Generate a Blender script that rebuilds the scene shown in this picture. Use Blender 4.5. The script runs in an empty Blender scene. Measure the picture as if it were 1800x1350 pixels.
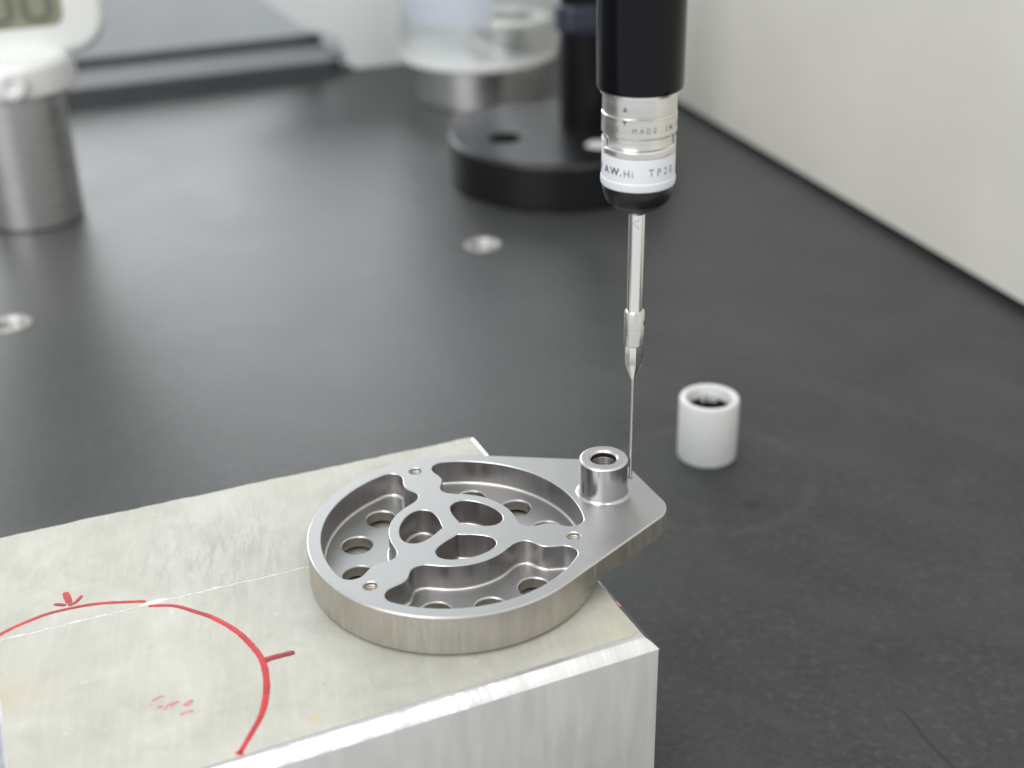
import bpy, bmesh, math, random
from mathutils import Vector, Matrix
from mathutils.geometry import tessellate_polygon
random.seed(7)
MM = 0.001
scn = bpy.context.scene
col = scn.collection

# ------------------------------------------------------------------ camera
cam_d = bpy.data.cameras.new("camera")
cam = bpy.data.objects.new("camera", cam_d)
col.objects.link(cam)
cam_d.sensor_width = 36.0
cam_d.lens = 36.0 * 2399.0 / 1800.0
cam_d.clip_start = 0.01
cam_d.clip_end = 50
cam.matrix_world = Matrix(((0.99978068, 0.02094242, 0.0, 0.0),
                           (-0.00966365, 0.46133776, -0.88717196, 0.0),
                           (-0.01857953, 0.88697739, 0.46143896, 195.1 * MM),
                           (0, 0, 0, 1)))
cam_d.dof.use_dof = True
cam_d.dof.focus_distance = 0.262
cam_d.dof.aperture_fstop = 12.5
scn.camera = cam

# ------------------------------------------------------------------ world and lamps
w = bpy.data.worlds.new("World")
scn.world = w
w.use_nodes = True
bg = w.node_tree.nodes["Background"]
bg.inputs[0].default_value = (0.93, 0.97, 1.0, 1)
bg.inputs[1].default_value = 0.74

def area(name, loc, target, sx, sy, power, color=(1, 1, 1)):
    d = bpy.data.lights.new(name, 'AREA')
    d.shape = 'RECTANGLE'
    d.size = sx
    d.size_y = sy
    d.energy = power
    d.color = color
    o = bpy.data.objects.new(name, d)
    o.location = loc
    o.rotation_euler = (Vector(target) - Vector(loc)).to_track_quat('-Z', 'Y').to_euler()
    col.objects.link(o)
    return o
area("ceiling_lamp", (-0.6, -0.5, 1.9), (-0.6, -0.5, 0), 0.5, 1.5, 9, (1.0, 0.98, 0.95))
area("ceiling_lamp", (0.72, -1.45, 1.9), (0.72, -1.45, 0), 0.75, 1.3, 11, (1.0, 0.98, 0.95))
area("window_lamp", (-1.7, 4.2, 1.4), (-0.2, 0.4, 0.1), 3.6, 2.1, 92, (0.96, 0.99, 1.0))
area("front_fill", (-1.1, -1.3, 1.1), (0.0, 0.6, 0.05), 1.6, 1.2, 22, (1.0, 0.99, 0.97))  # added fill that brightens the upright faces, no known source there

scn.view_settings.view_transform = 'Standard'
scn.view_settings.look = 'None'
scn.view_settings.exposure = 0.12
scn.view_settings.gamma = 1.0
scn.render.engine = 'CYCLES'
scn.cycles.use_denoising = True
scn.cycles.max_bounces = 12
scn.cycles.glossy_bounces = 6
scn.cycles.transmission_bounces = 8
scn.cycles.transparent_max_bounces = 24
scn.cycles.caustics_reflective = False
scn.cycles.caustics_refractive = False

# ------------------------------------------------------------------ mesh helpers (millimetres)
class MB:
    def __init__(s):
        s.v = []; s.f = []; s.m = []
    def add(s, vs, fs, mi=0):
        b = len(s.v)
        s.v += [tuple(p) for p in vs]
        for f in fs:
            s.f.append(tuple(i + b for i in f)); s.m.append(mi)
    def lathe(s, prof, n=64, cx=0, cy=0, cap0=False, cap1=False, mi=0, a0=0.0, a1=None):
        full = a1 is None
        k = n if full else n + 1
        span = 2 * math.pi if full else (a1 - a0)
        vs = []
        for r, z in prof:
            for i in range(k):
                a = a0 + span * i / n
                vs.append((cx + r * math.cos(a), cy + r * math.sin(a), z))
        fs = []
        for j in range(len(prof) - 1):
            for i in range(n):
                i2 = (i + 1) % k
                fs.append((j * k + i, j * k + i2, (j + 1) * k + i2, (j + 1) * k + i))
        s.add(vs, fs, mi)
        for flag, (r, z), rev in ((cap0, prof[0], True), (cap1, prof[-1], False)):
            if flag:
                ring = [(cx + r * math.cos(2 * math.pi * i / n), cy + r * math.sin(2 * math.pi * i / n), z) for i in range(n)]
                s.add(ring, [tuple(range(n))[::-1] if rev else tuple(range(n))], mi)
    def loft(s, poly, prof, mi=0, outward=True):
        # closed outline (counter clockwise), profile of (outward offset, z); outward: faces look away from the outline's inside
        n = len(poly)
        nr = normals(poly)
        vs = []
        for off, z in prof:
            for p, q in zip(poly, nr):
                vs.append((p[0] + q[0] * off, p[1] + q[1] * off, z))
        fs = []
        for j in range(len(prof) - 1):
            for i in range(n):
                i2 = (i + 1) % n
                f = (j * n + i, (j + 1) * n + i, (j + 1) * n + i2, j * n + i2)
                fs.append(f if outward else f[::-1])
        s.add(vs, fs, mi)
    def cap(s, polys, z, up=True, mi=0):
        loops = [[Vector((p[0], p[1], 0)) for p in pl] for pl in polys]
        flat = [p for l in loops for p in l]
        fs = []
        for t in tessellate_polygon(loops):
            a, b, c = (flat[i] for i in t)
            k = (b.x - a.x) * (c.y - a.y) - (b.y - a.y) * (c.x - a.x)
            if abs(k) < 1e-12:
                continue
            fs.append(t if (k > 0) == up else (t[0], t[2], t[1]))
        s.add([(p.x, p.y, z) for p in flat], fs, mi)
    def box(s, c, d, mi=0, rz=0.0):
        cx, cy, cz = c
        hx, hy, hz = d[0] / 2, d[1] / 2, d[2] / 2
        ca, sa = math.cos(rz), math.sin(rz)
        vs = []
        for x, y, z in ((-1,-1,-1),(1,-1,-1),(1,1,-1),(-1,1,-1),(-1,-1,1),(1,-1,1),(1,1,1),(-1,1,1)):
            px, py = x * hx, y * hy
            vs.append((cx + px * ca - py * sa, cy + px * sa + py * ca, cz + z * hz))
        s.add(vs, [(0,3,2,1),(4,5,6,7),(0,1,5,4),(1,2,6,5),(2,3,7,6),(3,0,4,7)], mi)
    def tube(s, pts, r, n=10, mi=0):
        pts = [Vector(p) for p in pts]
        vs = []
        for i, p in enumerate(pts):
            t = (pts[min(i + 1, len(pts) - 1)] - pts[max(i - 1, 0)]).normalized()
            a = t.orthogonal().normalized() if i == 0 else (a - t * a.dot(t)).normalized()
            b = t.cross(a)
            for k in range(n):
                g = 2 * math.pi * k / n
                vs.append(p + (a * math.cos(g) + b * math.sin(g)) * r)
        fs = []
        for j in range(len(pts) - 1):
            for k in range(n):
                k2 = (k + 1) % n
                fs.append((j * n + k, j * n + k2, (j + 1) * n + k2, (j + 1) * n + k))
        fs.append(tuple(range(n))[::-1]); fs.append(tuple((len(pts) - 1) * n + k for k in range(n)))
        s.add(vs, fs, mi)
    def build(s, name, mats, parent=None, loc=(0, 0, 0), rz=0.0, angle=25, bevel=0.0):
        me = bpy.data.meshes.new(name)
        me.from_pydata([(x * MM, y * MM, z * MM) for x, y, z in s.v], [], s.f)
        if not isinstance(mats, (list, tuple)):
            mats = [mats]
        for m in mats:
            me.materials.append(m)
        me.polygons.foreach_set('material_index', s.m)
        me.polygons.foreach_set('use_smooth', [True] * len(s.f))
        me.update()
        me.set_sharp_from_angle(angle=math.radians(angle))
        o = bpy.data.objects.new(name, me)
        o.location = (loc[0] * MM, loc[1] * MM, loc[2] * MM)
        o.rotation_euler = (0, 0, rz)
        if parent:
            o.parent = parent
        col.objects.link(o)
        if bevel:
            b = o.modifiers.new("bevel", 'BEVEL')
            b.width = bevel * MM; b.segments = 2; b.limit_method = 'ANGLE'; b.angle_limit = math.radians(30)
        return o

def normals(poly):
    n = len(poly)
    out = []
    for i in range(n):
        a, b, c = poly[i - 1], poly[i], poly[(i + 1) % n]
        d1 = Vector((b[0] - a[0], b[1] - a[1])); d2 = Vector((c[0] - b[0], c[1] - b[1]))
        d1.normalize(); d2.normalize()
        t = d1 + d2
        if t.length < 1e-9:
            t = d1
        t.normalize()
        k = max(0.45, t.dot(d1))
        out.append((t.y / k, -t.x / k))
    return out
def offs(poly, d):
    return [(p[0] + q[0] * d, p[1] + q[1] * d) for p, q in zip(poly, normals(poly))]
def circle(r, cx=0, cy=0, n=48, a0=0):
    return [(cx + r * math.cos(a0 + 2 * math.pi * i / n), cy + r * math.sin(a0 + 2 * math.pi * i / n)) for i in range(n)]
def catmull(pts, k=8, closed=True):
    n = len(pts); out = []
    rng = range(n) if closed else range(n - 1)
    g = (lambda i: pts[i % n]) if closed else (lambda i: pts[max(0, min(n - 1, i))])
    for i in rng:
        p0, p1, p2, p3 = g(i - 1), g(i), g(i + 1), g(i + 2)
        for j in range(k):
            t = j / k
            out.append(tuple(0.5 * (2 * p1[c] + (p2[c] - p0[c]) * t + (2 * p0[c] - 5 * p1[c] + 4 * p2[c] - p3[c]) * t * t
                                    + (3 * p1[c] - p0[c] - 3 * p2[c] + p3[c]) * t ** 3) for c in range(len(p1))))
    if not closed:
        out.append(tuple(pts[-1]))
    return out
def round_poly(pts, rads, k=12):
    out = []
    n = len(pts)
    for i in range(n):
        p = Vector(pts[i]); a = Vector(pts[i - 1]); b = Vector(pts[(i + 1) % n]); r = rads[i]
        if r <= 0:
            out.append(tuple(p)); continue
        u = (a - p).normalized(); v = (b - p).normalized()
        ang = u.angle(v)
        d = r / math.tan(ang / 2)
        c = p + (u + v).normalized() * (r / math.sin(ang / 2))
        s = p + u * d; e = p + v * d
        a0 = math.atan2(s.y - c.y, s.x - c.x); a1 = math.atan2(e.y - c.y, e.x - c.x)
        da = (a1 - a0 + math.pi) % (2 * math.pi) - math.pi
        for j in range(k + 1):
            t = a0 + da * j / k
            out.append((c.x + r * math.cos(t), c.y + r * math.sin(t)))
    return out
def empty(name, loc, label, cat, rz=0.0, group=None):
    o = bpy.data.objects.new(name, None)
    o.empty_display_size = 0.005
    o.location = (loc[0] * MM, loc[1] * MM, loc[2] * MM)
    o.rotation_euler = (0, 0, rz)
    col.objects.link(o)
    return tag(o, label, cat, group)
def tag(o, label, cat, group=None):
    o['label'] = label; o['category'] = cat
    if group:
        o['group'] = group
    return o

# ------------------------------------------------------------------ material helpers
class NT:
    def __init__(s, name):
        s.m = bpy.data.materials.new(name); s.m.use_nodes = True
        s.t = s.m.node_tree; s.n = s.t.nodes; s.b = s.n["Principled BSDF"]
    def node(s, typ, **kw):
        nd = s.n.new(typ)
        for k, v in kw.items():
            setattr(nd, k, v)
        return nd
    def link(s, a, b):
        s.t.links.new(a, b)
    def val(s, sock, v):
        if isinstance(v, (int, float, tuple)):
            sock.default_value = v
        else:
            s.link(v, sock)
    def coord(s, scale=(1, 1, 1), rot=(0, 0, 0), loc=(0, 0, 0), world=False):
        # object (or world) position in millimetres
        if world:
            src = s.node('ShaderNodeNewGeometry').outputs['Position']
        else:
            src = s.node('ShaderNodeTexCoord').outputs['Object']
        r = s.node('ShaderNodeMapping'); r.vector_type = 'POINT'
        r.inputs['Location'].default_value = loc
        r.inputs['Rotation'].default_value = rot
        r.inputs['Scale'].default_value = (1000, 1000, 1000)
        s.link(src, r.inputs['Vector'])
        if scale != (1, 1, 1):
            q = s.node('ShaderNodeMapping'); q.inputs['Scale'].default_value = scale
            s.link(r.outputs[0], q.inputs['Vector']); return q.outputs[0]
        return r.outputs[0]
    def noise(s, vec, scale, detail=3, rough=0.55, dist=0.0):
        nd = s.node('ShaderNodeTexNoise')
        s.link(vec, nd.inputs['Vector'])
        nd.inputs['Scale'].default_value = scale; nd.inputs['Detail'].default_value = detail
        nd.inputs['Roughness'].default_value = rough; nd.inputs['Distortion'].default_value = dist
        return nd.outputs['Fac']
    def ramp(s, fac, stops):
        nd = s.node('ShaderNodeValToRGB')
        while len(nd.color_ramp.elements) < len(stops):
            nd.color_ramp.elements.new(0.5)
        for e, (p, c) in zip(nd.color_ramp.elements, stops):
            e.position = p; e.color = c if len(c) == 4 else (*c, 1)
        s.link(fac, nd.inputs['Fac'])
        return nd.outputs['Color']
    def rng(s, fac, a, b, c, d):
        nd = s.node('ShaderNodeMapRange')
        s.link(fac, nd.inputs[0])
        for i, v in enumerate((a, b, c, d)):
            nd.inputs[i + 1].default_value = v
        return nd.outputs[0]
    def math(s, op, a, b=0.0):
        nd = s.node('ShaderNodeMath', operation=op)
        s.val(nd.inputs[0], a); s.val(nd.inputs[1], b)
        return nd.outputs[0]
    def mix(s, fac, a, b, mode='MIX'):
        nd = s.node('ShaderNodeMix', data_type='RGBA', blend_type=mode)
        s.val(nd.inputs[0], fac)
        s.val(nd.inputs[6], a); s.val(nd.inputs[7], b)
        return nd.outputs[2]
    def bump(s, h, strength=0.2, dist=0.1):
        nd = s.node('ShaderNodeBump')
        nd.inputs['Strength'].default_value = strength; nd.inputs['Distance'].default_value = dist * MM
        s.link(h, nd.inputs['Height'])
        s.link(nd.outputs[0], s.b.inputs['Normal'])
    def set(s, base=None, metal=0.0, rough=0.5, spec=None, **kw):
        if base is not None:
            s.val(s.b.inputs['Base Color'], (*base, 1) if isinstance(base, tuple) and len(base) == 3 else base)
        s.val(s.b.inputs['Metallic'], metal); s.val(s.b.inputs['Roughness'], rough)
        if spec is not None:
            s.b.inputs['Specular IOR Level'].default_value = spec
        for k, v in kw.items():
            s.val(s.b.inputs[k], v)
        return s
def spot(t, vec, cx, cy, r, soft):
    # soft round mask around a point of the plane, in mm
    sp = t.node('ShaderNodeSeparateXYZ'); t.link(vec, sp.inputs[0])
    dx = t.math('SUBTRACT', sp.outputs[0], cx); dy = t.math('SUBTRACT', sp.outputs[1], cy)
    d = t.math('SQRT', t.math('ADD', t.math('MULTIPLY', dx, dx), t.math('MULTIPLY', dy, dy)))
    return t.rng(d, r - soft, r + soft, 1.0, 0.0), d

def simple(name, base, metal=0.0, rough=0.5, nscale=None, nstr=0.1, spec=None, vary=0.0, **kw):
    t = NT(name); t.set(base, metal, rough, spec, **kw)
    if nscale:
        v = t.coord()
        f = t.noise(v, nscale, 3)
        t.bump(f, nstr, 0.05)
        t.val(t.b.inputs['Roughness'], t.rng(f, 0.3, 0.7, max(0.02, rough * 0.8), min(1, rough * 1.25)))
        if vary:
            g = t.noise(t.coord(), nscale * 0.07, 4)
            a = tuple(c * (1 - vary) for c in base); b = tuple(min(1, c * (1 + vary)) for c in base)
            t.val(t.b.inputs['Base Color'], t.ramp(g, [(0.3, a), (0.7, b)]))
    return t.m

# black granite: fine grain, light flecks, hand smudges, one stain, one scratch, a worn ring
def granite():
    t = NT("granite"); v = t.coord(world=True)
    fine = t.noise(v, 0.55, 4, 0.65)
    fleck = t.noise(v, 0.42, 4, 0.62, 0.3)
    cloud = t.noise(v, 0.035, 4, 0.6)
    smudge = t.noise(v, 0.022, 5, 0.6, 0.8)
    wipe = t.noise(t.coord((0.012, 0.05, 1), (0, 0, 0.7), world=True), 1.0, 4, 0.6, 0.5)
    base = t.ramp(fine, [(0.32, (0.017, 0.0185, 0.019)), (0.68, (0.033, 0.035, 0.0355))])
    base = t.mix(t.math('MULTIPLY', t.rng(fleck, 0.52, 0.70, 0.0, 0.6), t.rng(cloud, 0.38, 0.62, 0.35, 1.0)), base, (0.078, 0.084, 0.085, 1))
    base = t.mix(t.rng(smudge, 0.42, 0.72, 0.0, 0.38), base, (0.066, 0.070, 0.069, 1))
    base = t.mix(t.rng(wipe, 0.5, 0.75, 0.0, 0.2), base, (0.085, 0.088, 0.087, 1))
    m, d = spot(t, v, 54, 318, 27, 1.5)
    ringm = t.math('MULTIPLY', t.rng(t.math('ABSOLUTE', t.math('SUBTRACT', d, 27.0)), 0.0, 3.0, 0.16, 0.0), t.rng(t.noise(v, 0.06, 2), 0.4, 0.6, 0.1, 1.0))
    base = t.mix(ringm, base, (0.14, 0.14, 0.135, 1))
    m, d = spot(t, v, 62.5, 303.2, 2.0, 1.3)
    m = t.math('MULTIPLY', m, t.rng(fine, 0.3, 0.55, 0.6, 1.0))
    base = t.mix(m, base, (0.016, 0.004, 0.004, 1))
    # brown hairline scratch between (79, 225) and (88, 201)
    sp = t.node('ShaderNodeSeparateXYZ'); t.link(v, sp.inputs[0])
    wob = t.math('MULTIPLY', t.math('SUBTRACT', t.noise(v, 0.12, 2), 0.5), 2.0)
    dist = t.math('ABSOLUTE', t.math('ADD', t.math('ADD', t.math('MULTIPLY', t.math('SUBTRACT', sp.outputs[0], 80.9), 0.949),
                                    t.math('MULTIPLY', t.math('SUBTRACT', sp.outputs[1], 221.3), 0.316)), wob))
    line = t.math('MULTIPLY', t.rng(dist, 0.2, 0.75, 1.0, 0.0),
                  t.math('MULTIPLY', t.rng(sp.outputs[1], 221, 226, 1.0, 0.0), t.rng(sp.outputs[1], 196, 202, 0.0, 1.0)))
    base = t.mix(t.math('MULTIPLY', line, 0.75), base, (0.028, 0.010, 0.008, 1))
    t.set(base, 0, t.rng(smudge, 0.3, 0.7, 0.41, 0.45), spec=0.5, **{'Sheen Weight': 0.10, 'Sheen Roughness': 0.35})
    t.bump(fine, 0.12, 0.08)
    return t.m

ROT_BLOCK = math.radians(22.4)
def tape(name, dirty):
    t = NT(name); v = t.coord(world=True)
    cloud = t.noise(v, 0.055, 6, 0.62, 0.6)
    streak = t.noise(t.coord((0.8, 0.10, 1), (0, 0, -ROT_BLOCK + 0.2), world=True), 1.0, 4, 0.6, 0.3)
    speck = t.noise(v, 0.42, 2, 0.5)
    base = t.ramp(cloud, [(0.30, (0.42, 0.412, 0.362)), (0.5, (0.508, 0.502, 0.445)), (0.68, (0.58, 0.575, 0.52))])
    base = t.mix(t.rng(streak, 0.48, 0.78, 0.0, 0.28), base, (0.70, 0.71, 0.64, 1))
    base = t.mix(t.rng(t.noise(v, 0.13, 5, 0.72, 0.4), 0.52, 0.72, 0.0, 0.6), base, (0.45, 0.45, 0.40, 1))
    base = t.mix(t.rng(speck, 0.74, 0.80, 0.0, 0.5), base, (0.26, 0.27, 0.25, 1))
    base = t.mix(t.rng(t.noise(v, 0.3, 2, 0.5, 0.2), 0.7, 0.8, 0.0, 0.6), base, (0.78, 0.79, 0.74, 1))
    grime = t.noise(t.coord((0.55, 0.09, 1), (0, 0, -ROT_BLOCK + 0.25), world=True), 1.0, 5, 0.7, 0.8)
    m, d = spot(t, v, -58, 227, 15, 9)
    m = t.math('MULTIPLY', m, t.rng(grime, 0.46, 0.66, 0.0, 0.85))
    base = t.mix(m, base, (0.36, 0.365, 0.335, 1))
    for cx, cy, r, k, c in dirty:
        m, d = spot(t, v, cx, cy, r, r * 0.8)
        m = t.math('MULTIPLY', m, t.rng(cloud, 0.3, 0.6, 0.5, 1.0))
        base = t.mix(t.math('MULTIPLY', m, k), base, (*c, 1))
    t.set(base, 0, t.rng(cloud, 0.3, 0.7, 0.5, 0.62), spec=0.35)
    h = t.math('ADD', t.math('MULTIPLY', streak, 0.6), t.noise(v, 0.5, 3))
    t.bump(h, 0.25, 0.06)
    return t.m

def milled(name, base, rough, metal, dirx=(0.15, 0.15, 3.0), spread=0.1, streak_rot=0.0, warm_bounce=None, bstr=0.12):
    # brushed metal, streaks along the long axis of the scaled noise
    t = NT(name)
    v = t.coord(dirx, (0, 0, streak_rot))
    s = t.noise(v, 1.0, 4, 0.6)
    c = t.noise(t.coord(), 0.09, 4, 0.6)
    lo = tuple(x * (1 - spread) for x in base); hi = tuple(min(1, x * (1 + spread)) for x in base)
    b = t.ramp(s, [(0.3, lo), (0.7, hi)])
    if warm_bounce:
        b = t.mix(t.rng(c, 0.4, 0.65, 0.0, 0.7), b, (*warm_bounce, 1))
    t.set(b, metal, t.rng(s, 0.3, 0.7, rough * 0.85, rough * 1.2))
    t.bump(s, bstr, 0.05)
    return t.m

def blasted():
    t = NT("satin_steel"); v = t.coord()
    f = t.noise(v, 5.0, 2, 0.5)
    c = t.noise(v, 0.12, 4, 0.6)
    b = t.ramp(c, [(0.3, (0.37, 0.372, 0.375)), (0.7, (0.42, 0.42, 0.42))])
    t.set(b, 1.0, t.rng(c, 0.3, 0.7, 0.42, 0.50))
    t.bump(f, 0.10, 0.02)
    return t.m

M = {}
M['granite'] = granite()
M['tape_rear'] = tape("cream_film_rear", [(-81.5, 227.5, 2.0, 0.35, (0.35, 0.35, 0.30)), (-62, 232, 9, 0.2, (0.44, 0.44, 0.40)), (-50, 229, 10, 0.25, (0.42, 0.42, 0.39))])
M['tape_front'] = tape("cream_film_front", [(-89.5, 184.5, 4.5, 0.65, (0.50, 0.42, 0.31)), (-81.5, 186.0, 2.2, 0.5, (0.52, 0.46, 0.35)),
                                           (-34.3, 177.6, 0.9, 0.8, (0.62, 0.47, 0.25)), (18, 200, 6, 0.4, (0.66, 0.63, 0.44)), (-45, 212, 9, 0.25, (0.44, 0.44, 0.41))])
M['film_edge'] = simple("torn_film_edge", (0.70, 0.71, 0.67), 0, 0.5, 0.8, 0.2)
M['alu_face'] = milled("milled_aluminium", (0.68, 0.67, 0.645), 0.6, 0.45, (0.3, 0.3, 0.05), 0.03, bstr=0.02)
M['alu_edge'] = milled("filed_aluminium_edge", (0.80, 0.80, 0.83), 0.22, 1.0, (1.4, 0.05, 0.05), 0.06, -ROT_BLOCK, bstr=0.15)
M['marker'] = simple("red_marker_ink", (0.47, 0.016, 0.022), 0, 0.42, 1.2, 0.15, vary=0.4)
M['marker_dark'] = simple("dark_red_marker_ink", (0.32, 0.008, 0.014), 0, 0.42, 1.2, 0.15, vary=0.3)
M['marker_faint'] = simple("faded_pink_ink", (0.60, 0.22, 0.27), 0, 0.55, 1.5, 0.1, vary=0.25)
M['steel_top'] = blasted()
M['steel_side'] = milled("brushed_steel_side", (0.53, 0.50, 0.455), 0.48, 1.0, (1.6, 1.6, 0.10), 0.10, warm_bounce=(0.48, 0.44, 0.38), bstr=0.10)  # warm tint paints the cream film's reflection into the steel
M['steel_wall'] = milled("shaded_pocket_wall", (0.35, 0.335, 0.33), 0.40, 1.0, (0.9, 0.9, 0.06), 0.10, bstr=0.10)  # same steel with the pocket shade put into a darker base
M['steel_edge'] = simple("deburred_edge", (0.64, 0.63, 0.61), 1.0, 0.33, 2.0, 0.1)
M['boss'] = milled("turned_boss", (0.56, 0.55, 0.56), 0.22, 1.0, (0.7, 0.7, 0.05), 0.10, bstr=0.05)
M['bore'] = simple("shaded_bore", (0.16, 0.15, 0.14), 1.0, 0.35, 1.5, 0.1)  # darker steel paints the shade deep in the holes
M['probe_black'] = simple("black_anodised_tube", (0.003, 0.003, 0.0045), 0, 0.14, 2.0, 0.02, spec=0.22)
M['probe_steel'] = milled("probe_nickel", (0.70, 0.675, 0.64), 0.24, 1.0, (0.06, 0.06, 2.5), 0.06, bstr=0.04)
M['probe_white'] = simple("white_probe_plastic", (0.62, 0.64, 0.67), 0, 0.35, 2.0, 0.03)
M['probe_nose'] = simple("black_nose_plastic", (0.045, 0.045, 0.045), 0, 0.38, 1.5, 0.06)
M['chrome'] = simple("polished_stylus_steel", (0.88, 0.86, 0.81), 1.0, 0.2, None, 0.0)
M['stylus'] = simple("carbide_needle", (0.62, 0.58, 0.565), 1.0, 0.3, 0.5, 0.0)
M['ruby'] = simple("ruby_tip", (0.42, 0.30, 0.36), 0, 0.15, 3.0, 0.02)
M['ink'] = simple("dark_print", (0.05, 0.05, 0.055), 0, 0.5, 3.0, 0.02)
M['ink_grey'] = simple("grey_print", (0.11, 0.105, 0.10), 0, 0.5, 3.0, 0.02)
M['nylon'] = simple("white_nylon", (0.70, 0.715, 0.71), 0, 0.38, 0.8, 0.04, **{'Subsurface Weight': 0.35, 'Subsurface Scale': 0.003})
M['insert'] = simple("insert_steel", (0.50, 0.49, 0.47), 1.0, 0.42, 1.5, 0.05)
M['cream_paint'] = simple("cream_machine_paint", (0.72, 0.70, 0.64), 0, 0.45, 0.35, 0.05, vary=0.03)
M['white_paint'] = simple("white_machine_paint", (0.85, 0.88, 0.88), 0, 0.4, 0.3, 0.04)
M['grey_paint'] = simple("grey_machine_paint", (0.48, 0.50, 0.525), 0, 0.4, 0.3, 0.05, vary=0.04)
M['grey_plastic'] = simple("dark_grey_plastic", (0.27, 0.275, 0.295), 0, 0.3, 0.8, 0.05)
M['rail_shade'] = simple("shaded_rail_plastic", (0.085, 0.088, 0.098), 0, 0.7, 0.8, 0.05, spec=0.2)  # darker copy of the rail plastic, shade of its faces in the colour
M['black_paint'] = simple("black_oxide", (0.005, 0.005, 0.006), 0, 0.32, 1.2, 0.05)
M['blue_plastic'] = simple("blue_grey_clip_plastic", (0.03, 0.032, 0.05), 0, 0.4, 1.0, 0.05)
M['pedestal'] = milled("ground_pedestal_steel", (0.82, 0.81, 0.80), 0.30, 1.0, (0.05, 0.05, 1.2), 0.05, bstr=0.03)
M['white_case'] = simple("white_case_plastic", (0.84, 0.85, 0.84), 0, 0.3, 0.8, 0.03)
M['lcd'] = simple("olive_display", (0.30, 0.31, 0.22), 0, 0.2, 0.05, 0.0, vary=0.1)
M['lcd_ink'] = simple("display_digit", (0.17, 0.18, 0.14), 0, 0.25, 0.3, 0.0)
def acrylic():
    t = NT("clear_acrylic"); t.n.remove(t.b)
    tr = t.node('ShaderNodeBsdfTransparent'); tr.inputs[0].default_value = (0.975, 0.985, 0.985, 1)
    gl = t.node('ShaderNodeBsdfGlossy'); gl.inputs['Roughness'].default_value = 0.12
    df = t.node('ShaderNodeBsdfDiffuse'); df.inputs[0].default_value = (0.85, 0.88, 0.88, 1)
    lw = t.node('ShaderNodeLayerWeight'); lw.inputs['Blend'].default_value = 0.5
    fr = t.math('ADD', t.math('MULTIPLY', t.math('POWER', lw.outputs['Facing'], 4.0), 0.6), 0.04)
    m1 = t.node('ShaderNodeMixShader'); m1.inputs[0].default_value = 0.13
    t.link(tr.outputs[0], m1.inputs[1]); t.link(df.outputs[0], m1.inputs[2])
    m2 = t.node('ShaderNodeMixShader'); t.link(fr, m2.inputs[0])
    t.link(m1.outputs[0], m2.inputs[1]); t.link(gl.outputs[0], m2.inputs[2])
    t.link(m2.outputs[0], t.n["Material Output"].inputs['Surface'])
    return t.m
M['acrylic'] = acrylic()
M['lavender'] = simple("pale_lavender_film", (0.82, 0.83, 0.95), 0, 0.4, 0.3, 0.03)
M['paper'] = simple("white_disc", (0.75, 0.72, 0.72), 0.0, 0.4, 0.6, 0.03)

# ------------------------------------------------------------------ granite table with threaded inserts
WALL_A = Vector((87.2, 671.8)); WALL_D = Vector((0.32453, -0.94588))      # foot of the side panel
INSERTS = [(-10.0, 492.0), (-172.0, 427.4)]
def wall_pt(y, off=0.0):
    x = WALL_A.x + (WALL_A.y - y) * (-WALL_D.x / WALL_D.y)
    return (x + off * 0.94588, y + off * 0.32453)
BK0 = (-80.8 - 0.931 * 850 - 0.365 * 34, 761.2 - 0.365 * 850 + 0.931 * 34)
BK1 = (-80.8 + 0.931 * 130 - 0.365 * 34, 761.2 + 0.365 * 130 + 0.931 * 34)
b = MB()
outer = [(-900, 118), wall_pt(118, 60), wall_pt(840, 60), BK1, BK0]
holes = [circle(7.0, x, y, 40) for x, y in INSERTS]
b.cap([outer] + holes, 0, True)
for hl in holes:
    b.loft(hl, [(0, 0), (0, -18)], outward=False)
b.loft(outer, [(0, -120), (0, 0)], outward=True)
b.cap([outer], -120, False)
b.v = b.v
table = b.build("surface_plate", M['granite'])
tag(table, "flat black granite measuring table that everything stands on", "table")
for x, y in INSERTS:
    b = MB()
    b.lathe([(6.98, -15), (6.98, 0.15), (6.7, 0.42), (5.7, 0.42), (5.0, -0.4), (4.6, -0.9)] + [(4.6 if k % 2 else 4.2, -1.0 - 0.55 * k) for k in range(1, 16)], 48, cap0=True)
    b.lathe([(4.3, -11.0), (0.01, -11.0)], 24)
    b.build("threaded_insert", M['insert'], table, (x, y, 0))

# ------------------------------------------------------------------ side panel, back panels, rail
b = MB()
a0 = wall_pt(-330); a1 = wall_pt(812)
p = [a0, wall_pt(-330, 25), wall_pt(812, 25), a1]
p = [(q[0], q[1]) for q in p]
b.cap([p], 720, True); b.cap([p], 3.2, False)
b.loft(p, [(0, 3.2), (0, 720)])
wall = b.build("side_panel", M['cream_paint'], bevel=1.2)
tag(wall, "tall cream painted machine panel along the right side of the black table", "panel")
b = MB()
p = [wall_pt(-330, 5), wall_pt(-330, 20), wall_pt(812, 20), wall_pt(812, 5)]
b.loft(p, [(0, 0), (0, 3.25)])
b.build("gap_shade_strip", M['black_paint'], wall)  # black strip stands in for the shaded gap under the panel

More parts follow.
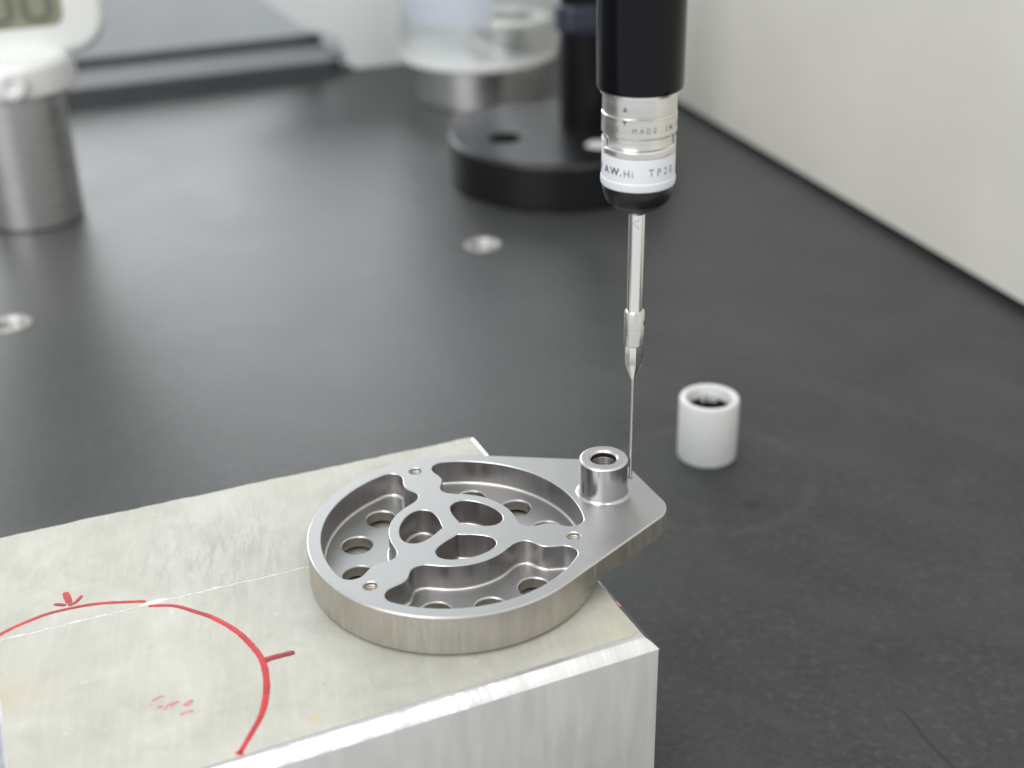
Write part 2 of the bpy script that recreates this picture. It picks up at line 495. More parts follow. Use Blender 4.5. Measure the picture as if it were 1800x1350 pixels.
U = Vector((0.931, 0.365)).normalized(); N2 = Vector((U.y, -U.x))       # along the back panels / towards the camera
ANG = math.atan2(U.y, U.x)
P0 = Vector((-80.8, 761.2))
def vertical_slab(name, uv, off_front, thick, mat, bevel=0.0, parent=None):
    # outline in the plane (u, height) given a thickness behind its front face
    b = MB()
    b.cap([uv], 0, True); b.cap([uv], -thick, False)
    b.loft(uv, [(0, -thick), (0, 0)])
    # local (u, v, w) -> world: w towards the camera
    vs = []
    for u_, v_, w_ in b.v:
        q = P0 + U * u_ + N2 * (w_ + off_front)
        vs.append((q.x, q.y, v_))
    b.v = vs
    return b.build(name, mat, parent, bevel=bevel)
uv = [(-1.5, 0.1), (128, 0.1), (128, 66), (-77, 66), (-51.2, 43.1), (-33, 27.5)] + \
     [(-27.0 + 0.0, 23.8), (-20, 22.6), (-15.0, 20.8), (-10.5, 16.5), (-8.0, 11.0), (-7.2, 4.0), (-4.5, 1.2)]
wp = vertical_slab("white_back_panel", uv, -3.0, 18, M['white_paint'], 0.8)
tag(wp, "white painted machine panel with a slanted left edge behind the black stand", "panel")
uv = [(-800, -119), (70, -119), (70, 30), (-800, 30)]
gp = vertical_slab("grey_back_panel", uv, -160.0, 15, M['grey_paint'], 0.8)
tag(gp, "low light grey machine panel beyond the dark grey rail at the back of the table", "panel")
L_ = 560.0
rp = round_poly([(-L_, 0), (-8.5, 0), (-8.5, 28), (-L_, 28)], [3, 12.5, 12.5, 3], 12)
b = MB()
b.loft(rp, [(0, 0.0), (0, 7.0), (-0.6, 7.8), (-9.6, 13.6)])
for k_, f_ in enumerate(b.f):
    c_ = [sum(b.v[i][a] for i in f_) / len(f_) for a in range(3)]
    if c_[0] > -10.5 or c_[2] < 7.2:
        b.m[k_] = 1
b.loft(rp, [(-9.6, 13.6), (-10.0, 14.2), (-10.3, 18.0), (-11.3, 19.2)], 1)
b.cap([offs(rp, -11.3)], 19.2, True, 1); b.cap([rp], 0.0, False)
rail = b.build("rail", [M['grey_plastic'], M['rail_shade']], None, (P0.x, P0.y, 0), ANG, 30)
tag(rail, "long dark grey rail with a rounded end along the back of the table", "rail")

# ------------------------------------------------------------------ aluminium block with cream film and red marker
TOP = 40.0
def line_x(p, d, q, e):
    # intersection of p + s d and q + t e
    den = d[0] * e[1] - d[1] * e[0]
    s = ((q[0] - p[0]) * e[1] - (q[1] - p[1]) * e[0]) / den
    return (p[0] + s * d[0], p[1] + s * d[1])
F_ = ((-38.4, 169.0), (64.1, 27.8)); R_ = ((25.7, 196.8), (-33.1, 76.2)); B_ = ((-7.4, 273.0), (-98.2, -38.3)); L2 = ((-87.4, 178.5), (4.4, -10.9))
def shift(l, d):
    v = Vector(l[1]).normalized(); n = Vector((-v.y, v.x))
    return ((l[0][0] + n.x * d, l[0][1] + n.y * d), l[1])
def quad(df, dr, db, dl):
    f, r, bk, lf = shift(F_, df), shift(R_, dr), shift(B_, db), shift((L2[0], L2[1]), dl - 2.0)
    return [line_x(*lf, *f), line_x(*f, *r), line_x(*r, *bk), line_x(*bk, *lf)]
o_ = quad(0, 0, 0, 0); i_ = quad(2.0, 2.0, 0.35, 2.0)
def corner(q, r=0.45):
    return round_poly(q, [r] * 4, 3)
oc = corner(o_); ic = corner(i_, 0.3)
b = MB()
n = len(oc)
b.add([(x, y, 0) for x, y in oc] + [(x, y, TOP - 2.0) for x, y in oc], [(k, (k + 1) % n, n + (k + 1) % n, n + k) for k in range(n)], 0)
# chamfers, the front one slightly twisted along its length as a hand file leaves it
SEG = 180
for e in range(4):
    A0, A1 = o_[e], o_[(e + 1) % 4]; I0, I1 = i_[e], i_[(e + 1) % 4]
    vs = []
    for k in range(SEG + 1):
        t = k / SEG
        wob = 0.02 * math.sin(k * 0.57 + e) + 0.02 * math.sin(k * 0.2)
        if e == 0 and 0.58 < t < 0.76:
            wob += random.uniform(-0.09, 0.09) * math.sin((t - 0.58) / 0.18 * math.pi)
        z0 = TOP - 2.0
        px = A0[0] + (A1[0] - A0[0]) * t; py = A0[1] + (A1[1] - A0[1]) * t
        qx = I0[0] + (I1[0] - I0[0]) * t; qy = I0[1] + (I1[1] - I0[1]) * t
        mx, my = (px + qx) / 2, (py + qy) / 2
        d = Vector((px - qx, py - qy)).normalized() if e != 2 else Vector((0, 0))
        bulge = 0.10 + wob
        vs += [(px, py, z0), (mx + d.x * bulge, my + d.y * bulge, TOP - 1.0 + bulge), (qx, qy, TOP)]
    fs = []
    for k in range(SEG):
        for j in range(2):
            fs.append((k * 3 + j, k * 3 + 3 + j, k * 3 + 4 + j, k * 3 + 1 + j))
    b.add(vs, fs, 1)
b.cap([i_], TOP, True, 1)
b.cap([oc], 0, False, 0)
block = b.build("aluminium_block", [M['alu_face'], M['alu_edge']], None, (0, 0, 0), 0, 20)
block.location = (-30 * MM, 210 * MM, 0)
block.data.transform(Matrix.Translation((30 * MM, -210 * MM, 0)))
tag(block, "bright aluminium block with filed edges under the cream film and the machined part", "block")
BO = (30, -210, 0)

SEAM = [(-107, 196.6), (-95.15, 200.9), (-89.08, 203.2), (-83.44, 205.5), (-76.68, 208.1), (-70.41, 210.95), (-64.93, 213.1), (-55.77, 216.5), (-41.08, 222.2), (-20, 230.4), (16.0, 244.6)]
def seam_y(x):
    for (x0, y0), (x1, y1) in zip(SEAM, SEAM[1:]):
        if x0 <= x <= x1:
            return y0 + (y1 - y0) * (x - x0) / (x1 - x0)
    return SEAM[-1][1]
def ragged(a, c, amp, step=0.7):
    d = Vector((c[0] - a[0], c[1] - a[1])); L = d.length; d.normalize(); nn = Vector((-d.y, d.x))
    k = max(2, int(L / step)); out = []; v = 0.0
    for i in range(k):
        v = 0.75 * v + random.uniform(-amp, amp) * 0.5
        out.append((a[0] + d.x * L * i / k + nn.x * v, a[1] + d.y * L * i / k + nn.y * v))
    return out
tq = quad(2.7, 2.7, 0.15, 2.4)
lf = shift(L2, 0.4); rt = shift(R_, 2.7)
sl = line_x(*lf, SEAM[0], (SEAM[1][0] - SEAM[0][0], SEAM[1][1] - SEAM[0][1])); sr = line_x(*rt, SEAM[-2], (SEAM[-1][0] - SEAM[-2][0], SEAM[-1][1] - SEAM[-2][1]))
seam_pts = []
for (x0, y0), (x1, y1) in zip([sl] + SEAM[1:-1], SEAM[1:-1] + [sr]):
    seam_pts += ragged((x0, y0), (x1, y1), 0.10, 0.5)
seam_pts.append(sr)
def sheet(name, poly, z0, z1, mat, edge):
    b = MB()
    poly = [(x + BO[0], y + BO[1]) for x, y in poly]
    b.cap([poly], z1, True, 0)
    b.loft(poly, [(0, z0), (0, z1)], 1)
    return b.build(name, [mat, edge], block)
# rear film: from the seam to the back edge
tq[1] = (20.9, 198.1)
right_lo = [(21.9, 199.6), (20.9, 202.3), (18.9, 207.0), (17.4, 211.0)]
rear = [p for p in seam_pts] + ragged(sr, tq[2], 0.06) + ragged(tq[2], tq[3], 0.22, 0.6) + ragged(tq[3], sl, 0.05)
rear_film = sheet("cream_film", rear, TOP, TOP + 0.10, M['tape_rear'], M['film_edge'])
front_seam = [(x + 0.20, y - 0.52) for x, y in seam_pts]
front = [tq[0]] + ragged(tq[0], tq[1], 0.05)[1:] + [tq[1]] + right_lo + ragged((16.6, 212.8), front_seam[-1], 0.05) + list(reversed(front_seam))
front_film = sheet("cream_film", front, TOP, TOP + 0.16, M['tape_front'], M['film_edge'])
# the white torn edge that shows along the seam
b = MB()
vs = []; fs = []
for i, (x, y) in enumerate(seam_pts):
    wv = 0.20 + 0.13 * math.sin(x * 0.9) * math.sin(x * 0.37 + 1) + random.uniform(-0.08, 0.08)
    if -71.5 < x < -66.5:
        wv += 0.45 * math.sin((x + 71.5) / 5.0 * math.pi)
    zz = TOP + 0.17 + random.uniform(0, 0.03)
    c = (x + BO[0] + 0.10, y + BO[1] - 0.30)
    vs += [(c[0] - 0.37 * wv * 1.1, c[1] + 0.93 * wv * 1.1, TOP + 0.104), (c[0], c[1], zz + 0.06), (c[0] + 0.37 * wv * 0.9, c[1] - 0.93 * wv * 0.9, TOP + 0.164)]
for i in range(len(seam_pts) - 1):
    for j in range(2):
        fs.append((i * 3 + j, i * 3 + j + 1, i * 3 + j + 4, i * 3 + j + 3))
b.add(vs, [f[::-1] for f in fs])
b.build("torn_film_edge", M['film_edge'], block, angle=60)

def stroke(name, paths, mat, z, parent):
    b = MB()
    for pts, w0, w1 in paths:
        q = catmull([(x + BO[0], y + BO[1]) for x, y in pts], 10, False) if len(pts) > 2 else \
            [(pts[0][0] + BO[0] + (pts[1][0] - pts[0][0]) * t / 8, pts[0][1] + BO[1] + (pts[1][1] - pts[0][1]) * t / 8) for t in range(9)]
        n = len(q); vs = []
        for i, p in enumerate(q):
            a = Vector(q[max(0, i - 1)]); c = Vector(q[min(n - 1, i + 1)]); d = (c - a).normalized(); nn = Vector((-d.y, d.x))
            wv = 1.45 * (w0 + (w1 - w0) * i / (n - 1)) / 2 * (1 + random.uniform(-0.09, 0.09))
            if i in (0, n - 1):
                wv *= 0.6
            for s_ in (-1, -0.6, 0.6, 1):
                vs.append((p[0] + nn.x * wv * s_, p[1] + nn.y * wv * s_, z + (0.03 if abs(s_) < 0.9 else 0.0)))
        fs = [(i * 4 + j, i * 4 + 4 + j, i * 4 + 5 + j, i * 4 + 1 + j) for i in range(n - 1) for j in range(3)]
        b.add(vs, fs)
    return b.build(name, mat, parent, angle=60)
ARC1 = [(-96.8, 199.0), (-95.14, 202.32), (-93.21, 204.51), (-91.11, 206.3), (-88.18, 208.37), (-85.0, 209.72), (-81.7, 210.79), (-78.27, 211.41), (-74.71, 211.59), (-70.42, 211.74)]
ARC2 = [(-69.55, 210.1), (-66.15, 210.2), (-63.62, 209.67), (-60.19, 207.99), (-57.03, 206.33), (-53.51, 203.74), (-50.72, 201.02), (-48.1, 197.64), (-45.99, 194.35), (-44.72, 191.16), (-43.77, 187.04), (-43.38, 183.72), (-43.32, 180.49), (-43.63, 177.66), (-44.5, 173.99), (-45.55, 169.77)]
ZR, ZF = TOP + 0.112, TOP + 0.172
stroke("marker_arc", [(ARC1, 0.62, 0.62)], M['marker'], ZR, block)
stroke("marker_arc", [(ARC2[:6], 0.55, 0.8), (ARC2[5:12], 0.8, 0.86), (ARC2[11:], 0.86, 0.6), ([(-45.4, 170.2), (-45.75, 169.3)], 0.95, 0.9)], M['marker'], ZF, block)
stroke("marker_dash", [([(-45.0, 193.3), (-43.47, 194.09), (-40.02, 195.39)], 1.1, 0.9)], M['marker_dark'], ZF + 0.035, block)
stroke("marker_arrow", [([(-86.71, 215.18), (-84.9, 211.6)], 0.95, 0.9), ([(-87.79, 211.36), (-85.35, 210.97)], 0.6, 0.7), ([(-85.0, 210.9), (-83.8, 211.9), (-83.19, 213.99)], 0.75, 0.5)], M['marker'], ZR, block)
stroke("faded_scribble", [([(-62.7, 183.0), (-61.9, 183.9), (-60.96, 184.2)], 0.35, 0.25), ([(-62.9, 182.0), (-62.6, 182.1)], .25, .25), ([(-63.5, 181.3), (-63.3, 181.3)], 0.25, 0.2),
        ([(-61.4, 181.2), (-60.6, 181.6)], 0.55, 0.45), ([(-60.1, 180.6), (-59.7, 182.0), (-58.02, 182.6)], 0.3, 0.4), ([(-59.4, 181.5), (-58.6, 182.2)], .25, .3),
        ([(-57.2, 181.7), (-56.0, 183.0)], 0.4, 0.4), ([(-57.0, 181.6), (-55.9, 181.9)], 0.3, 0.3), ([(-55.9, 182.1), (-55.9, 183.1)], .3, .25),
        ([(-57.3, 179.4), (-56.2, 180.0), (-55.2, 180.3)], 0.4, 0.45)], M['marker_faint'], ZF, block)
stroke("marker_dot", [([(18.6, 208.6), (19.4, 206.9)], 0.35, 0.4)], M['marker_faint'], ZF, block)

# ------------------------------------------------------------------ machined steel part
CX, CY = -11.88, 220.92
PZ = TOP + 0.19          # underside of the part rests on the film
TH = 8.9                 # disc height
H0 = math.radians(111.4)
part = empty("machined_part", (CX, CY, PZ), "grey machined steel disc with three pockets, a lug and a round boss", "machine part")
def pol(r, a):
    return (r * math.cos(a), r * math.sin(a))
# one side of a pocket next to an arm: (radius, distance from the arm's centre line)
SIDE = [(25.38, 7.2), (25.25, 5.7), (24.6, 4.5), (23.5, 3.65), (22.3, 3.35), (21.3, 3.5), (20.2, 3.8), (19.1, 4.0), (18.1, 3.9), (17.1, 3.5), (16.1, 2.95), (15.1, 2.55), (14.2, 2.55), (13.4, 2.95), (12.85, 3.7), (12.6, 4.9)]
def pocket(k):
    base = H0 + k * 2 * math.pi / 3
    A = [pol(r, base + math.asin(o / r)) for r, o in SIDE]
    Bq = [pol(r, base + 2 * math.pi / 3 - math.asin(o / r)) for r, o in reversed(SIDE)]
    a0 = math.asin(SIDE[-1][1] / SIDE[-1][0]); a1 = 2 * math.pi / 3 - a0
    hub = [pol(12.55, base + a0 + (a1 - a0) * j / 8) for j in range(1, 8)]
    b0 = math.asin(SIDE[0][1] / SIDE[0][0]); b1 = 2 * math.pi / 3 - b0
    rim = [pol(25.4, base + b1 + (b0 - b1) * j / 14) for j in range(1, 14)]
    pts = A + hub + Bq + rim
    return catmull(pts, 5)[::-1] if area2(pts) < 0 else catmull(pts, 5)
def area2(p):
    return sum(p[i - 1][0] * p[i][1] - p[i][0] * p[i - 1][1] for i in range(len(p)))
KS = [(10.3, 5.7), (9.95, 4.35), (9.2, 3.2), (8.2, 2.3), (7.0, 1.8), (5.6, 1.6), (4.2, 1.6), (3.1, 1.75), (2.35, 1.85)]
def kidney(k):
    base = H0 + k * 2 * math.pi / 3
    A = [pol(r, base + math.asin(min(0.99, o / r))) for r, o in KS]
    Bq = [pol(r, base + 2 * math.pi / 3 - math.asin(min(0.99, o / r))) for r, o in reversed(KS)]
    mid = [pol(2.1, base + math.pi / 3)]
    a0 = math.asin(KS[0][1] / KS[0][0]); a1 = 2 * math.pi / 3 - a0
    rim = [pol(10.4, base + a1 + (a0 - a1) * j / 6) for j in range(1, 6)]
    pts = A + mid + Bq + rim
    return catmull(pts, 6)[::-1] if area2(pts) < 0 else catmull(pts, 6)
R0 = 28.15
# outline: disc with a lug bounded by two tangents and a short end line
aB, aF, aE = math.radians(83.2), math.radians(-42.3), math.radians(23.6)
def tl(a, d):
    return ((d * math.cos(a), d * math.sin(a)), (-math.sin(a), math.cos(a)))
lB, lF, lE = tl(aB, R0), tl(aF, R0), tl(aE, 41.45)
c1 = line_x(*lF, *lE); c2 = line_x(*lE, *lB)
arc = [pol(R0, aB + (2 * math.pi + aF - aB) * i / 110) for i in range(111)]
lug = round_poly([arc[-1], c1, c2, arc[0]], [0, 6.0, 5.0, 0], 14)
outline = arc[1:-1] + [lug[0]] + lug[1:-1] + [lug[-1]]
LT = 4.35
top = TH
b = MB()
hole_polys = []
CH = 0.18
for k in range(3):
    pk = pocket(k); kd = kidney(k)
    for q, depth, fil in ((pk, 5.4, 0.5), (kd, 5.6, 0.5)):
        hole_polys.append(offs(q, CH))
        b.loft(q, [(CH, top), (CH * 0.35, top - CH * 0.35), (0, top - CH)], 2, False)
        zf = top - depth
        prof = [(0, top - CH), (0, zf + fil)]
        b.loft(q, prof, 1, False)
        fl = [(-fil * (1 - math.cos(t)), zf + fil * (1 - math.sin(t))) for t in [math.pi / 2 * j / 5 for j in range(6)]]
        b.loft(q, fl, 2, False)
        floor_holes = []
        if q is pk:
            base = H0 + k * 2 * math.pi / 3
            for j in range(3):
                ang = base + math.radians(30 * (j + 1))
                hx, hy = pol(19.45, ang)
                hp = circle(2.95, hx, hy, 40)
                floor_holes.append(offs(hp, 0.28))
                b.loft(hp, [(0.28, zf), (0.1, zf - 0.1), (0, zf - 0.28)], 2, False)
                b.loft(hp, [(0, zf - 0.28), (0, 1.2)], 3, False)
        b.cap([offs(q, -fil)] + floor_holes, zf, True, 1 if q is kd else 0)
    hx, hy = pol(23.3, H0 + k * 2 * math.pi / 3)
    sp_ = circle(1.28, hx, hy, 28)
    hole_polys.append(offs(sp_, 0.2))
    b.loft(sp_, [(0.2, top), (0, top - 0.2)], 2, False)
    b.loft(sp_, [(0, top - 0.2)] + [(0.0 if j % 2 else -0.16, top - 0.4 - 0.22 * j) for j in range(1, 14)], 3, False)
    b.cap([circle(1.2, hx, hy, 28)], top - 3.2, True, 3)
oi = offs(outline, -0.30)
b.cap([oi] + hole_polys, top, True, 0)
b.loft(outline, [(0, top - LT), (0, top - 0.30)], 3)
b.loft(outline, [(0, top - 0.30), (-0.08, top - 0.12), (-0.30, top)], 2)
disc = circle(R0, 0, 0, 160)
b.loft(disc, [(-1.0, 0.0), (-0.95, 0.3), (-0.15, 0.75), (0, 1.0), (0, top - LT)], 3)
cres = [pol(R0, aF + (aB - aF) * i / 40) for i in range(41)]
b.cap([lug[1:-1] + cres[::-1]], top - LT, False, 3)
inn = circle(R0 - 2.2, 0, 0, 160)
b.cap([circle(R0 - 1.0, 0, 0, 160), inn], 0.0, False, 3)
b.loft(inn, [(0, 0.0), (0, 1.2)], 3, False)
ring = [inn]
for k in range(3):
    for j in range(3):
        hx, hy = pol(19.45, H0 + k * 2 * math.pi / 3 + math.radians(30 * (j + 1)))
        ring.append(circle(2.95, hx, hy, 40))
b.cap(ring, 1.2, False, 3)
body = b.build("disc_body", [M['steel_top'], M['steel_wall'], M['steel_edge'], M['steel_side']], part, angle=24)
# boss
BX, BY = 29.72, 12.08
b = MB()
fil = [(4.85 + 0.75 * (1 - math.sin(t)), 0.75 * (1 - math.cos(t))) for t in [math.pi / 2 * j / 6 for j in range(7)]]
b.lathe(fil + [(4.85, 7.6)], 72, mi=0)
b.lathe([(4.85, 7.6), (4.77, 7.78), (4.6, 7.93), (4.4, 8.0)], 72, mi=1)
b.lathe([(4.4, 8.0), (2.95, 8.0)], 72, mi=2)
b.lathe([(2.95, 8.0), (2.55, 7.6)], 48, mi=1)
b.lathe([(2.55, 7.6), (2.5, 7.0)] + [(2.55 if k % 2 else 2.3, 6.9 - 0.25 * k) for k in range(1, 20)], 48, mi=3)
b.lathe([(2.5, 2.0), (0.01, 2.0)], 32, mi=3)
boss = b.build("boss", [M['boss'], M['steel_edge'], M['steel_top'], M['bore']], part, (BX, BY, TH - 0.01), angle=30)

# ------------------------------------------------------------------ touch probe
AX, AY = 23.25, 233.0
probe = empty("touch_probe", (AX, AY, 52.0), "black and silver touch probe hanging down with its needle beside the boss", "probe")
ZB = -52.0
def pl(prof):
    return [(r, z + ZB) for r, z in prof]
def lathe_part(name, prof, mat, n=72, parent=None, cap0=True, cap1=True, angle=28):
    b = MB()
    q = pl(prof)
    if q[0][1] > q[-1][1]:
        q = q[::-1]; cap0, cap1 = cap1, cap0
    b.lathe(q, n, cap0=cap0, cap1=cap1)
    return b.build(name, mat, parent or probe, angle=angle)
lathe_part("barrel", [(7.15, 131.3), (7.45, 131.5), (7.62, 132.2), (7.64, 230)], M['probe_black'])
lathe_part("barrel_lip", [(6.7, 130.85), (7.05, 130.9), (7.14, 131.3)], M['chrome'])
collar = lathe_part("steel_collar", [(6.55, 131.0), (6.55, 127.75), (6.45, 127.6), (6.45, 127.4), (6.62, 127.25), (6.64, 123.9), (6.5, 123.7), (5.95, 123.65)], M['probe_steel'])
lathe_part("neck", [(5.92, 123.8), (5.92, 121.9), (6.0, 121.7), (6.3, 121.55), (6.5, 121.3), (6.54, 120.4), (6.4, 120.25)], M['probe_steel'])
band = lathe_part("white_band", [(6.35, 120.2), (6.5, 120.1), (6.55, 119.8), (6.56, 115.9), (6.7, 115.65), (6.72, 114.7), (6.6, 114.3), (6.3, 114.2)], M['probe_white'])
VIEW = math.radians(-90 + 5.7)     # towards the viewer (the camera stands to the left of the probe's axis)
b = MB()
pr = pl([(6.56, 119.9), (6.56, 122.6), (6.45, 122.75), (6.1, 122.75), (6.02, 122.6), (6.02, 120.2)])
b.lathe(pr, 60, a0=VIEW + math.radians(80), a1=VIEW + math.radians(280))
for a in (VIEW + math.radians(80), VIEW + math.radians(280)):
    b.add([(r * math.cos(a), r * math.sin(a), z) for r, z in pr], [tuple(range(len(pr)))])
b.build("white_rim", M['probe_white'], probe)
lathe_part("nose", [(6.36, 114.3), (6.36, 113.2), (6.15, 112.5), (5.75, 111.3), (5.5, 110.9), (5.3, 110.95)], M['black_paint'])
lathe_part("nose_cone", [(5.2, 111.2), (4.9, 110.6), (4.3, 109.75), (3.9, 109.5)], M['probe_nose'])
stylus = lathe_part("stylus_nut", [(2.36, 109.6), (2.36, 109.0), (1.95, 108.5), (1.5, 108.2)], M['chrome'], 12)
lathe_part("stylus_stem", [(1.48, 108.5), (1.48, 88.5)], M['chrome'], 48)
lathe_part("stylus_collar", [(1.5, 88.95), (1.8, 88.95), (1.93, 88.7), (1.93, 82.1), (1.78, 81.9)], M['probe_steel'], 48)
lathe_part("stylus_cone", [(1.72, 82.0), (1.72, 78.1), (1.6, 77.7), (0.42, 74.5), (0.33, 74.3)], M['chrome'], 9)
lathe_part("needle", [(0.33, 74.4), (0.33, 52.6)], M['stylus'], 20)
b = MB()
b.lathe([(0.48 * math.sin(t), 0.48 - 0.48 * math.cos(t)) for t in [math.pi * j / 12 for j in range(1, 12)]], 20, cap0=True, cap1=True)
b.build("ruby_ball", M['ruby'], probe)
# dark patches painting shaded cross pin holes in the stylus collar and cone
for zc, r0, rr in ((86.7, 1.93, 0.42), (79.7, 1.72, 0.34)):
    b = MB()
    a = VIEW + math.radians(63)
    c = Vector((math.cos(a), math.sin(a), 0)); tt = Vector((-c.y, c.x, 0))
    vs = [tuple(c * (math.sqrt(max(0, r0 ** 2 - (rr * math.cos(g)) ** 2)) + 0.015) + tt * rr * math.cos(g) + Vector((0, 0, zc + ZB + rr * 1.5 * math.sin(g)))) for g in [2 * math.pi * j / 20 for j in range(20)]]
    b.add(vs, [tuple(range(20))])
    b.build("pin_hole_shade", M['ink'], probe)

def wrap_text(name, text, angs, r, z, size, mat, parent, bold=0.0, sx=1.0):
    # each character bent round the axis, its centre angs degrees to the right of the viewer
    b = MB()
    for ch, ad in zip(text, angs):
        if ch == ' ':
            continue
        cu = bpy.data.curves.new("glyph", 'FONT')
        cu.body = ch; cu.size = size; cu.offset = bold; cu.align_x = 'CENTER'; cu.resolution_u = 3
        ob = bpy.data.objects.new("glyph", cu); col.objects.link(ob)
        bpy.context.view_layer.update()
        me = ob.evaluated_get(bpy.context.evaluated_depsgraph_get()).to_mesh()
        vs = []
        for v in me.vertices:
            a = VIEW + math.radians(ad) + v.co.x * sx / r
            vs.append(((r + 0.012) * math.cos(a), (r + 0.012) * math.sin(a), z + ZB + v.co.y))
        b.add(vs, [tuple(p.vertices) for p in me.polygons])
        bpy.data.objects.remove(ob); bpy.data.curves.remove(cu)
    return b.build(name, mat, parent, angle=60)
wrap_text("lettering", "TP20", [9.4, 22.4, 35.0, 47.6], 6.56, 117.15, 1.95, M['ink_grey'], band, 0.0, 0.85)
wrap_text("lettering", "RENISHAW.", [-164, -147, -130, -119, -108, -92, -68, -50.5, -38.8], 6.56, 117.1, 1.9, M['ink'], band, 0.045, 1.0)
wrap_text("lettering", "Hi", [-29.0, -20.0], 6.56, 117.0, 1.9, M['ink_grey'], band, 0.0, 0.9)
wrap_text("lettering", "MADE IN UK", [-17.9, -6.9, 3.0, 13.3, 24, 33.5, 43.5, 55, 66, 77], 6.645, 124.95, 1.3, M['ink_grey'], collar, 0.0, 0.85)
wrap_text("lettering", "115", [-66, -55.5, -45.5], 6.645, 124.95, 1.3, M['ink_grey'], collar, 0.0, 0.85)
b = MB()
for (z0, z1), r in (((128.6, 129.5), 6.55), ((127.1, 126.25), 6.63)):
    a = VIEW + math.radians(-33.5)
    vs = [((r + 0.014) * math.cos(a + k), (r + 0.014) * math.sin(a + k), z + ZB) for k, z in ((-0.068, z0), (0.068, z0), (0, z1))]
    b.add(vs, [(0, 1, 2) if z1 > z0 else (0, 2, 1)])
b.build("alignment_mark", M['ink_grey'], collar)
b = MB()
a = VIEW
pts = []
for k, z in ((12, 107.4), (-14, 107.2), (-36, 106.75), (-10, 106.1), (10, 105.75)):
    g = a + math.radians(k); pts.append((1.49 * math.cos(g), 1.49 * math.sin(g), z + ZB))
b.tube(pts, 0.045, 6)
b.build("etched_mark", M['ink_grey'], probe)

# ------------------------------------------------------------------ white sleeve standing on the table
b = MB()
HS = 18.3
prof = [(7.7, 0.0), (8.05, 0.25), (8.2, 0.8), (8.22, HS - 0.7), (8.05, HS - 0.2), (7.75, HS), (6.75, HS), (6.4, HS - 0.25), (6.25, HS - 0.8), (6.2, HS - 5), (5.9, HS - 5.2), (5.7, 0.05), (7.7, 0.0)]
b.lathe(prof, 72)
sleeve = b.build("plastic_sleeve", M['nylon'], None, (54.1, 329.9, 0), angle=35)
tag(sleeve, "short white plastic sleeve with an open top standing on the granite table", "sleeve")
b = MB()
b.lathe([(5.6, 0.2), (5.6, HS - 5.4), (6.18, HS - 4.9), (6.18, HS - 3.7), (6.0, HS - 3.6), (5.7, HS - 9), (0.01, HS - 9)], 48)
b.build("bore_shade", M['black_paint'], sleeve)  # black lining paints the shade inside the open sleeve
for ad, hh in ((98, 2.6), (80, 2.2), (66, 1.9)):
    b = MB()
    g = math.radians(ad)
    b.tube([(5.75 * math.cos(g), 5.75 * math.sin(g), HS - 4.4), (5.75 * math.cos(g), 5.75 * math.sin(g), HS - 4.4 + hh)], 0.6, 12)
    b.build("inner_rib", M['nylon'], sleeve, angle=40)

# ------------------------------------------------------------------ black round stand
st = empty("black_stand", (23.5, 573, 0), "black round base with a thick column standing behind the probe", "stand")
b = MB()
RB = 48.5
hs = [(-1.0 - 23.5, 563.3 - 573), (39.0 - 23.5, 553.4 - 573)]
b.lathe([(RB - 1, 0), (RB, 1), (RB, 18.6), (RB - 0.5, 19.5), (RB - 1.4, 20)], 96)
b.cap([circle(RB - 1.4, 0, 0, 96)] + [circle(7.2, x, y, 32) for x, y in hs], 20, True)
b.cap([circle(RB - 1, 0, 0, 96)], 0, False)
for x, y in hs:
    b.loft(circle(7.2, x, y, 32), [(0, 20), (0, 8)], outward=False)
    b.cap([circle(7.2, x, y, 32)], 8, True)
b.build("base", M['black_paint'], st, angle=28)
b = MB()
b.lathe([(13.3, 20.0), (13.5, 20.5), (13.5, 330)], 64, cx=36.8 - 23.5, cy=588 - 573, cap1=True)
b.build("column", M['black_paint'], st)
b = MB()
b.lathe([(6.6, 8.0), (6.6, 18.5), (6.0, 19.4), (2.0, 19.6), (0.01, 19.6)], 32, cx=hs[1][0], cy=hs[1][1])
b.build("white_plug", M['paper'], st)
b = MB()
cxk, cyk = 36.8 - 23.5, 588 - 573
b.lathe([(13.6, 60.0), (15.4, 60.5), (15.4, 71), (13.6, 71.5)], 48, cx=cxk, cy=cyk)
b.box((cxk - 3, cyk - 17, 68.5), (14, 5, 9), rz=0.2)
b.build("clamp", M['blue_plastic'], st, bevel=0.6)

# ------------------------------------------------------------------ clear jar on a steel pedestal
jar = empty("gauge_jar", (-13.5, 702, 0), "clear acrylic jar with a chrome ring inside on a round steel pedestal", "gauge")
lathe_j = MB()
lathe_j.lathe([(31, 0), (32, 0.8), (32, 20.2), (31, 21)], 72, cap0=True, cap1=True)
lathe_j.build("pedestal", M['pedestal'], jar)
b = MB()
b.lathe([(38.5, 21.05), (40, 22.5), (40, 120), (38.6, 120), (38.6, 26.0), (0.01, 26.0)], 72)
b.cap([circle(38.5, 0, 0, 72)], 21.05, False)
b.build("jar_shell", M['acrylic'], jar)
b = MB()
b.lathe([(20.5, 26.3), (21, 27), (21, 41.5), (19.8, 42.5), (12.5, 42.5), (12, 41.5), (12, 27)], 64, cx=16, cy=-6)
b.lathe([(12, 27.2), (0.01, 27.2)], 32, cx=16, cy=-6)
b.build("chrome_ring", M['chrome'], jar)
b = MB()
vs = []; nA = 30
for j, (z0) in enumerate((34, 118)):
    pass
pr = [(36.5, 43.0), (36.5, 118), (36.1, 118), (36.1, 43.0), (36.5, 43.0)]
b.lathe(pr, 40, a0=math.radians(150), a1=math.radians(282))
b.build("lavender_film", M['lavender'], jar)
b = MB()
b.lathe([(38.0, 23.0), (40.15, 22.6), (40.15, 25.5), (38.4, 25.8), (38.0, 26.6), (0.01, 26.6)], 64)
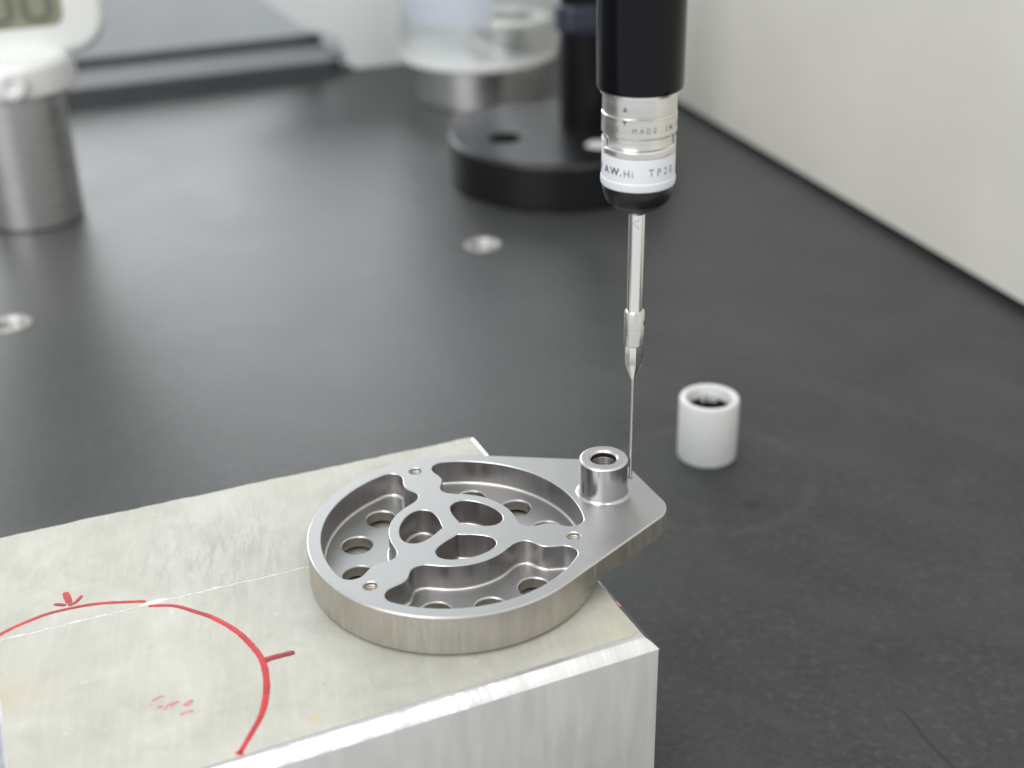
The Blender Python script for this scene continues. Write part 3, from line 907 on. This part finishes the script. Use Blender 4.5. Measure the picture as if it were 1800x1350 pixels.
b.build("white_liner", M['white_case'], jar)

# ------------------------------------------------------------------ digital gauge at the left
dg = empty("digital_gauge", (-195.5, 534, 0), "white digital gauge with an olive display on a polished steel column", "gauge", ANG)
GK = 0.89
def head(b):
    b.v = [(x * GK, y * GK, 21.5 + z * GK) for x, y, z in b.v]
b = MB()
b.lathe([(18.3, 0.0), (19, 0.8), (19, 54)], 72, cx=1, cy=0, cap0=True, cap1=True)
b.build("steel_column", M['pedestal'], dg)
b = MB()
b.lathe([(24.0, 36.2), (27.2, 36.6), (28.8, 38.0), (29.2, 43.0), (29.0, 49.5), (27.5, 52.0), (24, 53)], 72, cap0=True, cap1=True)
head(b)
b.build("gauge_foot", M['white_case'], dg)
def face_slab(name, w, h0, h1, y_front, thick, rad, mat, rnd, steps=5):
    # rounded plate standing upright, front at y = -y_front (towards the viewer)
    poly = round_poly([(-w, h0), (w, h0), (w, h1), (-w, h1)], [rad] * 4, 10)
    b = MB()
    pr = [(0, -thick)] + [(-rnd * (1 - math.cos(t)), -rnd + rnd * math.sin(t)) for t in [math.pi / 2 * j / steps for j in range(steps + 1)]]
    b.loft(poly, pr)
    b.cap([offs(poly, -rnd)], 0, True); b.cap([poly], -thick, False)
    b.v = [(x, -y_front - z, y) for x, y, z in b.v]
    head(b)
    return b.build(name, mat, dg, angle=32)
face_slab("gauge_case", 45, 50.0, 135, 12, 26, 17, M['white_case'], 5)
disp = face_slab("display", 26.5, 64, 122, 12.4, 3, 5, M['lcd'], 0.4)
b = MB()
for x0 in (-22, -6, 10):
    for zc in (76, 94):
        b.box((x0 + 1, -12.7, zc), (3.0, 0.4, 15), rz=0)
        b.box((x0 + 11, -12.7, zc), (3.0, 0.4, 15), rz=0)
    for zc in (67.5, 85, 102.5):
        b.box((x0 + 6, -12.7, zc), (8, 0.4, 2.6))
head(b)
b.build("digit", M['lcd_ink'], disp)
b = MB()
b.lathe([(6.5, 0), (6.5, 3.0), (5.5, 4.0), (2.8, 4.0), (2.2, 3.0), (0.01, 3.0)], 32)
b.v = [(x - 0.5, -28.4 - z, y + 44.5) for x, y, z in b.v]
head(b)
b.build("knob", M['white_case'], dg)
